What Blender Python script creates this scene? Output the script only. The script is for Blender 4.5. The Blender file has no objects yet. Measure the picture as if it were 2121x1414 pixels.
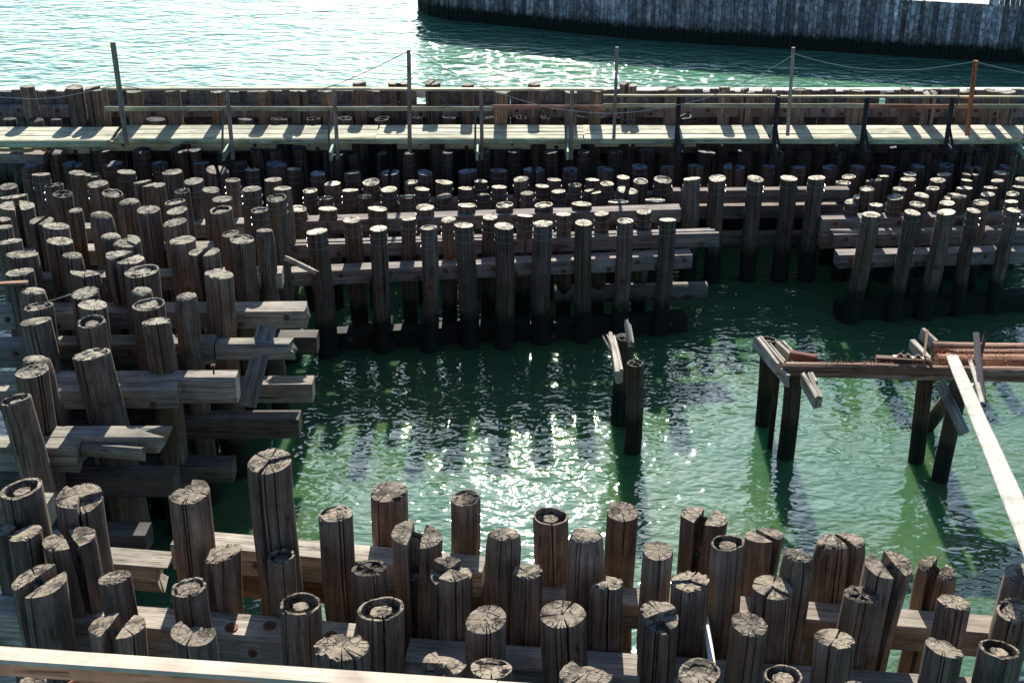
import bpy, math, random
from mathutils import Vector, Matrix, noise as mnoise

# ------------------------------------------------------------------ camera, sky, sun, exposure
S = bpy.context.scene
COL = S.collection
CAM_Z, PITCH, FPX, CX, CY = 10.6, math.radians(26.0), 2946.0, 1060.5, 707.0
cam_d = bpy.data.cameras.new("camera"); cam = bpy.data.objects.new("camera", cam_d); COL.objects.link(cam)
cam_d.lens = 50.0; cam_d.sensor_width = 36.0; cam_d.clip_start = 0.1; cam_d.clip_end = 3000
cam.location = (0, 0, CAM_Z); cam.rotation_euler = (math.radians(90) - PITCH, 0, 0)
S.camera = cam

SUN_EL, SUN_AZ = math.radians(28.5), math.radians(1.0)       # azimuth measured from +Y towards +X
W = bpy.data.worlds.new("World"); S.world = W; W.use_nodes = True
wn = W.node_tree; wn.nodes.clear()
wo = wn.nodes.new("ShaderNodeOutputWorld"); wb = wn.nodes.new("ShaderNodeBackground"); sky = wn.nodes.new("ShaderNodeTexSky")
sky.sky_type = 'NISHITA'; sky.sun_disc = False; sky.sun_elevation = SUN_EL; sky.sun_rotation = SUN_AZ
sky.dust_density = 0.9; sky.air_density = 0.6; sky.ozone_density = 2.5
wb.inputs[1].default_value = 0.085
tn = wn.nodes.new("ShaderNodeMix"); tn.data_type = 'RGBA'; tn.blend_type = 'MULTIPLY'; tn.inputs[0].default_value = 1.0; tn.inputs[7].default_value = (0.80, 0.98, 1.04, 1)
wn.links.new(sky.outputs[0], tn.inputs[6]); wn.links.new(tn.outputs[2], wb.inputs[0]); wn.links.new(wb.outputs[0], wo.inputs[0])
sun_d = bpy.data.lights.new("sun", 'SUN'); sun = bpy.data.objects.new("sun", sun_d); COL.objects.link(sun)
sun_d.energy = 4.8; sun_d.angle = math.radians(0.5); sun_d.color = (1.0, 0.95, 0.87)
sdir = Vector((math.sin(SUN_AZ) * math.cos(SUN_EL), math.cos(SUN_AZ) * math.cos(SUN_EL), math.sin(SUN_EL)))
sun.rotation_euler = sdir.to_track_quat('Z', 'Y').to_euler()
S.view_settings.view_transform = 'Standard'; S.view_settings.look = 'None'
S.view_settings.exposure = 1.36; S.view_settings.gamma = 1.0; S.view_settings.use_curve_mapping = False
S.render.engine = 'CYCLES'
S.cycles.max_bounces = 6; S.cycles.diffuse_bounces = 3; S.cycles.glossy_bounces = 3
S.cycles.caustics_reflective = True
S.cycles.use_denoising = True

# ------------------------------------------------------------------ survey helpers: a sighting -> a point of the place
CP, SP = math.cos(PITCH), math.sin(PITCH)
def ray(x, y):
    u, v = (x - CX) / FPX, (y - CY) / FPX
    return Vector((u, CP - v * SP, -(SP + v * CP)))
def atH(x, y, H):                     # on the level plane H metres below the eye
    d = ray(x, y); t = H / -d.z
    return Vector((0, 0, CAM_Z)) + d * t
def atY(x, y, Y):                     # on the upright plane Y metres ahead
    d = ray(x, y); t = Y / d.y
    return Vector((0, 0, CAM_Z)) + d * t
def atD(x, y, t):
    return Vector((0, 0, CAM_Z)) + ray(x, y) * t
def depth(p):
    return p.y * CP + (CAM_Z - p.z) * SP
def lerp(a, b, t): return a + (b - a) * t
def interp(x, pts):
    if x <= pts[0][0]: return pts[0][1]
    for (a, va), (b, vb) in zip(pts, pts[1:]):
        if x <= b: return lerp(va, vb, (x - a) / (b - a))
    return pts[-1][1]
R = random.Random(7)

# ------------------------------------------------------------------ materials
def nodes(name):
    m = bpy.data.materials.new(name); m.use_nodes = True
    nt = m.node_tree; nt.nodes.clear()
    o = nt.nodes.new("ShaderNodeOutputMaterial"); b = nt.nodes.new("ShaderNodeBsdfPrincipled")
    nt.links.new(b.outputs[0], o.inputs[0])
    return m, nt, b
class NT:
    def __init__(s, nt): s.nt = nt
    def new(s, t, **k):
        n = s.nt.nodes.new(t)
        for a, v in k.items(): setattr(n, a, v)
        return n
    def link(s, a, b): s.nt.links.new(a, b)
    def val(s, sock, v):
        if hasattr(v, "is_linked") or hasattr(v, "links"): s.link(v, sock)
        else: sock.default_value = v
    def math(s, op, a, b=0.0, clamp=False):
        n = s.new("ShaderNodeMath", operation=op); n.use_clamp = clamp
        s.val(n.inputs[0], a); s.val(n.inputs[1], b); return n.outputs[0]
    def vmath(s, op, a, b):
        n = s.new("ShaderNodeVectorMath", operation=op)
        s.val(n.inputs[0], a); s.val(n.inputs[1], b); return n.outputs[0]
    def mix(s, f, a, b, mode='MIX'):
        n = s.new("ShaderNodeMix"); n.data_type = 'RGBA'; n.blend_type = mode
        s.val(n.inputs[0], f); s.val(n.inputs[6], a); s.val(n.inputs[7], b); return n.outputs[2]
    def ramp(s, f, stops):
        n = s.new("ShaderNodeValToRGB"); cr = n.color_ramp
        while len(cr.elements) < len(stops): cr.elements.new(0.5)
        for e, (p, c) in zip(cr.elements, stops):
            e.position = p; e.color = c if len(c) == 4 else (*c, 1)
        s.link(f, n.inputs[0]); return n.outputs[0]
    def noise(s, vec, scale, detail=4, rough=0.6, dist=0.0):
        n = s.new("ShaderNodeTexNoise"); n.inputs["Scale"].default_value = scale
        n.inputs["Detail"].default_value = detail; n.inputs["Roughness"].default_value = rough
        n.inputs["Distortion"].default_value = dist
        s.link(vec, n.inputs["Vector"]); return n.outputs[0]
    def bump(s, h, strength, dist, normal=None):
        n = s.new("ShaderNodeBump"); n.inputs["Strength"].default_value = strength
        n.inputs["Distance"].default_value = dist
        s.link(h, n.inputs["Height"])
        if normal is not None: s.link(normal, n.inputs["Normal"])
        return n.outputs[0]

def grey(v): return (v, v, v, 1)
def wood(name, c0, c1, c2, axis='X', fine=60.0, tide=None, tint=False, rough=0.85, crackd=0.004, weed=(0.012, 0.014, 0.008), stain=None, spec=0.25, cd=0.22):
    """Sawn or round weathered wood: streaks run along AXIS. c0 dark grain, c1 body, c2 bleached."""
    m, nt, b = nodes(name); n = NT(nt)
    tc = n.new("ShaderNodeTexCoord"); oi = n.new("ShaderNodeObjectInfo")
    off = n.math('MULTIPLY', oi.outputs["Random"], 91.0)
    vec = n.vmath('ADD', tc.outputs["Object"], n_comb(n, off))
    st = {'X': (0.045, 1, 1), 'Z': (1, 1, 0.04), 'Y': (1, 0.045, 1)}[axis]
    sv = n.vmath('MULTIPLY', vec, st)
    g1 = n.noise(sv, fine, 5, 0.7); g2 = n.noise(sv, fine * 0.22, 3, 0.6, 0.4)
    blot = n.noise(vec, 2.3, 4, 0.6)
    col = n.mix(n.ramp(g1, [(0.36, grey(0)), (0.62, grey(1))]), (*c0, 1), (*c1, 1))
    col = n.mix(n.ramp(g2, [(0.42, grey(0)), (0.75, grey(0.85))]), col, (*c2, 1))
    col = n.mix(0.75, col, n.ramp(blot, [(0.28, grey(0.5)), (0.7, grey(1.35))]), 'MULTIPLY')
    # thin drying cracks
    ck = n.new("ShaderNodeTexVoronoi"); ck.feature = 'DISTANCE_TO_EDGE'; ck.inputs["Scale"].default_value = fine * 0.3
    n.link(n.vmath('ADD', n.vmath('MULTIPLY', vec, tuple(q * (0.35 if q < 1 else 1) for q in st)), n_comb(n, n.math('MULTIPLY', g2, 0.04))), ck.inputs["Vector"])
    crk = n.ramp(ck.outputs[0], [(0.0, grey(0)), (0.055, grey(1))])
    brk = n.ramp(n.noise(vec, 3.1, 2), [(0.45, grey(1)), (0.6, grey(0))])
    crk = n.mix(brk, crk, grey(1))
    col = n.mix(1.0, col, n.ramp(crk, [(0, grey(cd)), (1, grey(1))]), 'MULTIPLY')
    if stain:
        sm = n.ramp(n.noise(n.vmath('MULTIPLY', vec, (1.2, 1.2, 0.5)), 1.4, 4, 0.6), [(0.52, grey(0)), (0.72, grey(0.7))])
        col = n.mix(sm, col, (*stain, 1))
    if tint: col = n.mix(1.0, col, oi.outputs["Color"], 'MULTIPLY')
    rv = n.math('ADD', n.math('MULTIPLY', oi.outputs["Random"], 0.35), 0.82)
    col = n.mix(1.0, col, n_comb(n, rv), 'MULTIPLY')
    if tide is not None:                       # wet, weed-dark zone between the tide marks
        geo = n.new("ShaderNodeNewGeometry"); sx = n.new("ShaderNodeSeparateXYZ"); n.link(geo.outputs["Position"], sx.inputs[0])
        z = n.math('ADD', sx.outputs[2], n.math('MULTIPLY', n.noise(geo.outputs["Position"], 7.0, 4, 0.7), 0.45))
        f2 = n.math('MULTIPLY', n.math('SUBTRACT', tide + .75, z), 1.1, True)
        col = n.mix(n.math('MULTIPLY', f2, .55), col, (0.060, 0.058, 0.026, 1))
        f = n.math('MULTIPLY', n.math('SUBTRACT', z, tide), 5.0, True)
        col = n.mix(f, (*weed, 1), col)
    n.link(col, b.inputs["Base Color"])
    b.inputs["Roughness"].default_value = rough
    b.inputs["Specular IOR Level"].default_value = spec
    bp = n.bump(g1, 0.7, 0.004)
    bp = n.bump(crk, 0.9, crackd, bp)
    n.link(bp, b.inputs["Normal"])
    return m
def n_comb(n, v):
    c = n.new("ShaderNodeCombineXYZ")
    for i in range(3): n.val(c.inputs[i], v)
    return c.outputs[0]

def endgrain(name, c0, c1, c2):
    m, nt, b = nodes(name); n = NT(nt)
    tc = n.new("ShaderNodeTexCoord"); oi = n.new("ShaderNodeObjectInfo")
    obj = tc.outputs["Object"]
    off = n.math('MULTIPLY', oi.outputs["Random"], 57.0)
    vec = n.vmath('ADD', obj, n_comb(n, off))
    wob = n.noise(vec, 9.0, 3, 0.6)
    sp = n.new("ShaderNodeSeparateXYZ"); n.link(obj, sp.inputs[0])
    x = n.math('ADD', sp.outputs[0], n.math('MULTIPLY', wob, 0.05)); y = n.math('ADD', sp.outputs[1], n.math('MULTIPLY', wob, -0.04))
    r = n.math('SQRT', n.math('ADD', n.math('MULTIPLY', x, x), n.math('MULTIPLY', y, y)))
    rings = n.math('SINE', n.math('MULTIPLY', r, 420.0))
    big = n.noise(n_comb(n, n.math('MULTIPLY', r, 1.0)), 60.0, 2)
    col = n.mix(n.math('MULTIPLY_ADD', rings, 0.22), (*c1, 1), (*c0, 1))
    col = n.mix(n.ramp(n.noise(vec, 26.0, 5, 0.75), [(0.35, grey(0)), (0.62, grey(1))]), col, (*c2, 1))
    col = n.mix(n.ramp(big, [(0.4, grey(0.0)), (0.68, grey(0.55))]), col, (*c0, 1))
    vor = n.new("ShaderNodeTexVoronoi"); vor.feature = 'DISTANCE_TO_EDGE'; vor.inputs["Scale"].default_value = 13.0
    n.link(n.vmath('ADD', vec, n_comb(n, n.math('MULTIPLY', n.noise(vec, 20, 3), 0.05))), vor.inputs["Vector"])
    crk = n.ramp(vor.outputs[0], [(0.0, grey(0)), (0.075, grey(1))])
    msk = n.ramp(n.noise(vec, 6.0, 2), [(0.46, grey(0)), (0.56, grey(1))])
    crk = n.mix(msk, grey(1), crk)
    col = n.mix(1.0, col, n.ramp(crk, [(0, grey(0.13)), (1, grey(1))]), 'MULTIPLY')
    rot = n.ramp(n.noise(vec, 5.5, 4, 0.65), [(0.47, grey(1)), (0.60, grey(0.28))])
    col = n.mix(1.0, col, rot, 'MULTIPLY')
    col = n.mix(1.0, col, oi.outputs["Color"], 'MULTIPLY')
    drop = n.ramp(n.noise(vec, 34.0, 2, 0.5), [(0.70, grey(0)), (0.74, grey(0.8))])
    col = n.mix(drop, col, (0.62, 0.61, 0.56, 1))
    n.link(col, b.inputs["Base Color"]); b.inputs["Roughness"].default_value = 0.9
    b.inputs["Specular IOR Level"].default_value = 0.15
    bp = n.bump(n.noise(vec, 70.0, 4, 0.7), 0.8, 0.004)
    bp = n.bump(crk, 1.0, 0.01, bp); n.link(bp, b.inputs["Normal"])
    return m
def flat(name, c, rough=0.6, metal=0.0, bumps=0.0, var=0.3):
    m, nt, b = nodes(name); n = NT(nt)
    tc = n.new("ShaderNodeTexCoord")
    f = n.noise(tc.outputs["Object"], 30.0, 4, 0.7)
    col = n.mix(f, tuple(q * (1 - var) for q in c) + (1,), tuple(min(1, q * (1 + var)) for q in c) + (1,))
    n.link(col, b.inputs["Base Color"]); b.inputs["Roughness"].default_value = rough; b.inputs["Metallic"].default_value = metal
    if bumps: n.link(n.bump(f, 0.6, bumps), b.inputs["Normal"])
    return m

M = {}
M['shaft'] = wood("pile_wood", (0.050, 0.034, 0.024), (0.145, 0.104, 0.078), (0.235, 0.19, 0.15), 'Z', 75, tide=0.78, tint=True, stain=(0.10, 0.075, 0.035))
M['cut'] = endgrain("pile_end_grain", (0.17, 0.145, 0.12), (0.40, 0.36, 0.30), (0.50, 0.46, 0.385))
M['beam'] = wood("weathered_beam", (0.12, 0.10, 0.078), (0.32, 0.28, 0.225), (0.45, 0.41, 0.345), 'X', 55, tide=0.55, tint=True)
M['treated'] = wood("treated_deck_board", (0.30, 0.28, 0.18), (0.54, 0.52, 0.35), (0.66, 0.64, 0.47), 'X', 40, tint=True)
M['wall'] = wood("bulkhead_plank", (0.07, 0.058, 0.05), (0.17, 0.145, 0.125), (0.26, 0.23, 0.20), 'Z', 50, tide=0.7, tint=True)
M['farwall'] = wood("far_wall_plank", (0.035, 0.040, 0.045), (0.28, 0.285, 0.285), (0.56, 0.57, 0.56), 'Z', 26, tide=0.58, tint=True, stain=(0.10, 0.07, 0.055))
M['redwood'] = wood("new_redwood", (0.52, 0.20, 0.105), (0.62, 0.26, 0.14), (0.66, 0.32, 0.18), 'X', 30, tint=True)
M['bleached'] = wood("bleached_board", (0.60, 0.57, 0.50), (0.66, 0.63, 0.56), (0.70, 0.68, 0.62), 'X', 36, tint=True, cd=.8, crackd=.001)
M['log'] = wood("rotten_brown_timber", (0.07, 0.032, 0.018), (0.27, 0.135, 0.08), (0.52, 0.34, 0.22), 'X', 34, tint=True, crackd=0.02)
M['rust'] = flat("rusty_iron", (0.13, 0.055, 0.03), 0.85, 0.3, 0.002)
M['zinc'] = flat("galvanised_wire", (0.30, 0.27, 0.23), 0.38, 0.9)
M['rope'] = flat("dark_cable", (0.05, 0.05, 0.05), 0.5)
M['pale_rope'] = flat("pale_cable", (0.42, 0.41, 0.36), 0.5)
M['moss'] = flat("rust_coloured_debris", (0.34, 0.13, 0.05), 0.9)
M['black'] = wood("tarred_timber", (0.012, 0.011, 0.012), (0.03, 0.026, 0.026), (0.06, 0.055, 0.055), 'X', 40, tint=True)
M['concrete'] = flat("pale_concrete", (0.62, 0.62, 0.60), 0.85, 0.0, 0.003, 0.12)

def water_mat():
    m, nt, b = nodes("sea_water"); n = NT(nt)
    geo = n.new("ShaderNodeNewGeometry"); P = geo.outputs["Position"]
    sx = n.new("ShaderNodeSeparateXYZ"); n.link(P, sx.inputs[0])
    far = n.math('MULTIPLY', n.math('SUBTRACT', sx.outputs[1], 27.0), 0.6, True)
    rot = n.new("ShaderNodeMapping"); rot.inputs["Rotation"].default_value = (0, 0, math.radians(24)); rot.inputs["Scale"].default_value = (0.62, 1.0, 1.0)
    n.link(P, rot.inputs["Vector"]); Q = rot.outputs[0]
    rot2 = n.new("ShaderNodeMapping"); rot2.inputs["Rotation"].default_value = (0, 0, math.radians(-10)); rot2.inputs["Scale"].default_value = (0.5, 1.0, 1.0)
    n.link(P, rot2.inputs["Vector"]); F = rot2.outputs[0]
    h_near = n.math('ADD', n.math('MULTIPLY', n.noise(Q, 1.1, 2, 0.5, 0.8), 0.046),
             n.math('ADD', n.math('MULTIPLY', n.noise(Q, 4.6, 1, 0.5, 0.9), 0.018), n.math('MULTIPLY', n.noise(Q, 11.0, 0, 0.6, 0.5), 0.0088)))
    h_far = n.math('ADD', n.math('MULTIPLY', n.noise(F, 0.42, 3, 0.6, 0.6), 0.22),
            n.math('ADD', n.math('MULTIPLY', n.noise(F, 1.7, 2, 0.6, 0.7), 0.12), n.math('MULTIPLY', n.noise(F, 4.6, 1, 0.6, 0.4), 0.07)))
    h = n.math('ADD', n.math('MULTIPLY', h_near, n.math('SUBTRACT', 1.0, far)), n.math('MULTIPLY', h_far, far))
    murk = n.noise(P, 0.35, 3, 0.6)
    col = n.mix(murk, (0.022, 0.110, 0.070, 1), (0.095, 0.142, 0.036, 1))
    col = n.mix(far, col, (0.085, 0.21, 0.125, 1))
    n.link(col, b.inputs["Base Color"])
    b.inputs["Roughness"].default_value = 0.026; b.inputs["IOR"].default_value = 1.45
    b.inputs["Specular IOR Level"].default_value = 0.9
    b.subsurface_method = 'RANDOM_WALK'
    b.inputs["Subsurface Weight"].default_value = 1.0; b.inputs["Subsurface Scale"].default_value = 1.0
    b.inputs["Subsurface Radius"].default_value = (0.35, 0.85, 0.6)
    n.link(n.bump(h, 1.0, 1.0), b.inputs["Normal"])
    return m
M['water'] = water_mat()

# ------------------------------------------------------------------ object helpers
def mesh_obj(name, vf, mat, parent=None, color=None, smooth=False, loc=None):
    verts, faces = vf
    me = bpy.data.meshes.new(name); me.from_pydata(verts, [], faces); me.update()
    if mat: me.materials.append(mat)
    if smooth: me.polygons.foreach_set("use_smooth", [True] * len(me.polygons))
    o = bpy.data.objects.new(name, me); COL.objects.link(o)
    if parent: o.parent = parent
    if color: o.color = (*color, 1)
    if loc: o.location = loc
    return o
def empty(name, loc=(0, 0, 0), rot=None):
    o = bpy.data.objects.new(name, None); COL.objects.link(o); o.location = loc; o.empty_display_size = 0.1
    if rot is not None: o.rotation_euler = rot
    return o
def tag(o, label, cat, group=None):
    o['label'] = label; o['category'] = cat
    if group: o['group'] = group
    return o
def join(*vfs):
    V, F = [], []
    for v, f in vfs:
        k = len(V); V += list(v); F += [tuple(i + k for i in q) for q in f]
    return V, F
def xf(vf, mat):
    return [tuple(mat @ Vector(p)) for p in vf[0]], vf[1]
def shared_copy(src, parent, loc=None, rot=None):
    o = src.copy(); COL.objects.link(o); o.parent = parent
    if loc is not None: o.location = loc
    if rot is not None: o.rotation_euler = rot
    return o

def bar(L, d, h, seed=0, seg=None, rag0=0.0, rag1=0.0, warp=0.006, ch=0.012, round_=0.0):
    """A baulk of timber: x 0..L, y 0..d (away), z -h..0; chamfered, slightly warped, optionally splintered at its ends."""
    r = random.Random(seed); seg = seg or max(2, int(L / 0.35))
    c = ch
    if round_ > 0:
        prof = []
        for k in range(12):
            a = 2 * math.pi * k / 12 + 0.26; q = 2.0 + 3.0 * (1 - round_)
            ca, sa = math.cos(a), math.sin(a); s = (abs(ca) ** q + abs(sa) ** q) ** (-1 / q)
            prof.append((d / 2 + ca * s * d / 2, -h / 2 + sa * s * h / 2))
    else:
        prof = [(c, 0), (d * .5, 0), (d - c, 0), (d, -c), (d, -h + c), (d - c, -h), (c, -h), (0, -h + c), (0, -h * .5), (0, -c)]
    n = len(prof); V, F = [], []
    ph = r.uniform(0, 50)
    ex0 = [r.uniform(0, rag0) for _ in prof]; ex1 = [r.uniform(0, rag1) for _ in prof]
    for i in range(seg + 1):
        t = i / seg
        for k, (y, z) in enumerate(prof):
            x = L * t
            if i == 0: x += ex0[k]
            if i == seg: x -= ex1[k]
            w = mnoise.noise(Vector((x * 0.7 + ph, y * 3, z * 3))); w2 = mnoise.noise(Vector((x * 0.6 + ph + 9, y * 3, z * 3 + 5)))
            V.append((x, y + warp * w * 2, z + warp * w2 * 2))
    for i in range(seg):
        for k in range(n):
            a, b = i * n + k, i * n + (k + 1) % n
            F.append((a, b, b + n, a + n))
    m0 = len(V); V.append((min(ex0 + [0]) + rag0 * .8, d / 2, -h / 2)); V.append((L - rag1 * .8, d / 2, -h / 2))
    for k in range(n):
        F.append((m0, (k + 1) % n, k)); b = seg * n
        F.append((m0 + 1, b + k, b + (k + 1) % n))
    return V, F
def cyl(r, h, n=10, r2=None):
    r2 = r if r2 is None else r2; V, F = [], []
    for z, rr in ((0, r), (h, r2)):
        for k in range(n):
            a = 2 * math.pi * k / n; V.append((rr * math.cos(a), rr * math.sin(a), z))
    for k in range(n): F.append((k, (k + 1) % n, n + (k + 1) % n, n + k))
    F.append(tuple(range(n - 1, -1, -1))); F.append(tuple(range(n, 2 * n)))
    return V, F
def torus(r, t, n=26, m=5):
    V, F = [], []
    for i in range(n):
        a = 2 * math.pi * i / n
        for j in range(m):
            b = 2 * math.pi * j / m; q = r + t * math.cos(b)
            V.append((q * math.cos(a), q * math.sin(a), t * math.sin(b)))
    for i in range(n):
        for j in range(m):
            F.append((i * m + j, ((i + 1) % n) * m + j, ((i + 1) % n) * m + (j + 1) % m, i * m + (j + 1) % m))
    return V, F
def tube(pts, r, n=6):
    V, F = [], []; pts = [Vector(p) for p in pts]
    for i, p in enumerate(pts):
        d = (pts[min(i + 1, len(pts) - 1)] - pts[max(i - 1, 0)]).normalized()
        a = d.cross(Vector((0, 0, 1)) if abs(d.z) < .9 else Vector((1, 0, 0))).normalized(); b = d.cross(a)
        for k in range(n):
            t = 2 * math.pi * k / n; V.append(tuple(p + a * r * math.cos(t) + b * r * math.sin(t)))
    for i in range(len(pts) - 1):
        for k in range(n): F.append((i * n + k, i * n + (k + 1) % n, (i + 1) * n + (k + 1) % n, (i + 1) * n + k))
    F.append(tuple(range(n))); F.append(tuple(reversed(range((len(pts) - 1) * n, len(pts) * n))))
    return V, F
bolt_src = [None]
def bolt(parent, loc, s=1.0, rot=(math.pi / 2, 0, 0)):
    """Rusty bolt head on its washer; +Z of the mesh is outward."""
    if bolt_src[0] is None:
        vf = join(cyl(0.042, 0.008, 12), [[(x, y, z + 0.008) for x, y, z in cyl(0.022, 0.022, 6, 0.019)[0]], cyl(0.022, 0.022, 6)[1]])
        bolt_src[0] = mesh_obj("bolt", vf, M['rust']); o = bolt_src[0]
    else:
        o = bolt_src[0].copy(); COL.objects.link(o)
    o.parent = parent; o.location = loc; o.rotation_euler = rot; o.scale = (s, s, s)
    return o

def frame_along(p0, p1, roll=0.0):
    """Matrix: X along p0->p1, Y level and away from the eye, Z up."""
    x = (p1 - p0).normalized(); y = Vector((0, 0, 1)).cross(x).normalized(); z = x.cross(y)
    m = Matrix((x, y, z)).transposed().to_4x4(); m.translation = p0
    return m @ Matrix.Rotation(roll, 4, 'X')
def place(o, m):
    loc, q, s = m.decompose(); o.location = loc; o.rotation_mode = 'QUATERNION'; o.rotation_quaternion = q

def timber(name, label, cat, p0, p1, d, h, mat='beam', color=(1, 1, 1), group=None, bolts=(), lam=1, parent_ok=True, **k):
    """One baulk lying with its near top edge on p0-p1."""
    m = frame_along(p0, p1); L = (p1 - p0).length
    seed = hash((round(p0.x, 2), round(p0.y, 2), round(p0.z, 2))) % 9973
    if lam == 1 and not bolts:
        o = mesh_obj(name, bar(L, d, h, seed, **k), M[mat], None, color); place(o, m)
    else:
        o = empty(name); place(o, m)
        for i in range(lam):
            dd = d / lam
            b = mesh_obj("baulk", bar(L - (0.05 * i if lam > 1 else 0), dd - 0.004, h, seed + i, **k), M[mat], o, color)
            b.location = (0, i * dd, (-0.012, 0.0, -0.02)[i % 3] if lam > 1 else 0)
        for (bx, bz) in bolts:
            bolt(o, (bx * L, -0.004, -h * bz), 1.0)
    if label: tag(o, label, cat, group)
    return o

# ------------------------------------------------------------------ timber piles
def pile_geo(r, L, kind, seed, hi, tilt=(0, 0), lean=(0, 0), dome=0.0):
    """(shaft, top) meshes, origin at the middle of the head. Checks, slots, stepped breaks and rotten rings are all geometry."""
    q = random.Random(seed); base = 40 if hi else 26
    cracks = []                                   # angle, half width, depth fraction, length down the side, drop at the head
    nthin = {'p': q.randint(3, 7), 'r': 3, 'h': 2, 's': 3, 'm': 2, 'd': 3, 'k': 4}[kind]
    a0 = q.uniform(0, 6.28)
    for i in range(nthin):
        cracks.append([a0 + i * 6.283 / nthin + q.uniform(-.35, .35), q.uniform(.016, .05), q.uniform(.12, .62), q.uniform(.5, 1.8), q.uniform(.03, .09)])
    cracks.append([-math.pi / 2 + q.uniform(-.7, .7), q.uniform(.03, .055), q.uniform(.3, .55), q.uniform(1.0, 2.5), q.uniform(.08, .15)])
    slot = None; sect = []
    if kind == 's':
        a = q.uniform(0.9, 2.2); slot = (a, q.uniform(.025, .05) * (r / .18))
        cracks = [c for c in cracks if min(abs((c[0] - a + math.pi / 2) % math.pi - math.pi / 2), 9) > .35]
        cracks += [[a, .07, .93, 1.1, .42], [a + math.pi, .07, .93, 1.9, .42]]
        sect = [(a, a + math.pi, 0.0), (a + math.pi, a + 2 * math.pi, q.uniform(-.05, .01))]
    if kind == 'm':
        n = q.choice((3, 3, 4)); a = q.uniform(0, 6.28); bs = [a + i * 6.283 / n + q.uniform(-.35, .35) for i in range(n)]
        for i, bb in enumerate(bs):
            cracks.append([bb, q.uniform(.05, .085), .8, q.uniform(1.3, 2.4), q.uniform(.12, .25)])
            sect.append((bb, bs[(i + 1) % n] + (6.283 if i == n - 1 else 0), q.choice((0, 0, -.02, -.05, -.09)) if i else 0.0))
    cracks = [[c[0] % (2 * math.pi)] + c[1:] for c in cracks]; cracks.sort()
    kept = []
    for c in cracks:
        if kept and c[0] - kept[-1][0] < (c[1] + kept[-1][1]) * 1.4 + .03:
            if c[2] > kept[-1][2]: kept[-1] = c
        else: kept.append(c)
    if len(kept) > 1 and kept[0][0] + 2 * math.pi - kept[-1][0] < .2: kept.pop()
    cracks = kept
    th = []                                       # (angle, crack index or -1, side sign)
    for i in range(base):
        a = 2 * math.pi * (i + .5) / base
        if all(abs((a - c[0] + math.pi) % (2 * math.pi) - math.pi) > c[1] * 1.5 for c in cracks): th.append((a, -1, 0))
    for ci, c in enumerate(cracks):
        for s, ins in ((-1, 0), (-.4, 1), (.4, 1), (1, 0)): th.append(((c[0] + s * c[1]) % (2 * math.pi), ci if ins else -1 - 0, (1 if s > 0 else -1)))
    th.sort(key=lambda t: t[0])
    n = len(th)
    p1, p2, p3, sd = q.uniform(0, 6), q.uniform(0, 6), q.uniform(0, 6), q.uniform(0, 99)
    def lobe(a, z): return 1 + .035 * math.sin(2 * a + p1) + .022 * math.sin(3 * a + p2) + .012 * math.sin(7 * a + p3 + z * .4) + .02 * mnoise.noise(Vector((math.cos(a) * 2 + sd, math.sin(a) * 2, z * .6)))
    hd = {'h': q.uniform(.10, .2), 'r': q.uniform(.035, .08), 'k': q.uniform(.03, .07)}.get(kind, 0.0)
    ringin, ringout = {'h': (q.uniform(.38, .6), q.uniform(.78, .88)), 'r': (q.uniform(.5, .72), q.uniform(.82, .9)), 'k': (.2, q.uniform(.7, .85))}.get(kind, (.5, .8))
    full = q.uniform(-.1, .6); chip = q.choice((.0, .02, .04, .10))
    narrow = .86 if dome > 0 else 1.0
    def ztop(a, rho):
        z = tilt[0] * math.cos(a) * rho * r + tilt[1] * math.sin(a) * rho * r
        for (s0, s1, dz) in sect:
            if (a - s0) % (2 * math.pi) < (s1 - s0): z += dz
        if hd and ringin < rho < ringout:
            f = 1.0 if kind == 'h' else max(0, min(1, full + 1.9 * mnoise.noise(Vector((math.cos(a) * 1.3 + sd, math.sin(a) * 1.3, 3)))))
            z -= hd * f * (.7 + .5 * mnoise.noise(Vector((math.cos(a) * 4, math.sin(a) * 4 + sd, 1))))
        if kind in 'hr' and rho <= ringin: z -= .012 if kind == 'r' else .03
        z -= dome * rho ** 3 * .45
        if hi and rho > .9: z += chip * min(0, mnoise.noise(Vector((math.cos(a) * 3.5 + sd, math.sin(a) * 3.5, 5))) + .1)
        z += (.012 if kind == 'k' else .005) * mnoise.noise(Vector((math.cos(a) * rho * 5 + sd, math.sin(a) * rho * 5, 0)))
        return z
    def shift(a, ci, side, dn):
        if not slot: return (0, 0)
        f = max(0, 1 - dn / 1.3); nx, ny = -math.sin(slot[0]), math.cos(slot[0])
        dot = math.cos(a) * nx + math.sin(a) * ny
        s = 1 if dot > 0 else -1
        return (nx * s * slot[1] * f, ny * s * slot[1] * f)
    def crk(ci): return cracks[ci] if ci >= 0 else None
    zs = [0, .012, .035, .09, .17, .28, .45, .7, 1.0, 1.5, 2.1, 2.9, L] if hi else [0, .015, .06, .16, .35, .7, 1.2, 2.0, L]
    zs = [z for z in zs if z < L] + [L] if zs[-1] != L else zs
    V, F = [], []
    fray = kind in 'dk' and dome > 0
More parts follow.
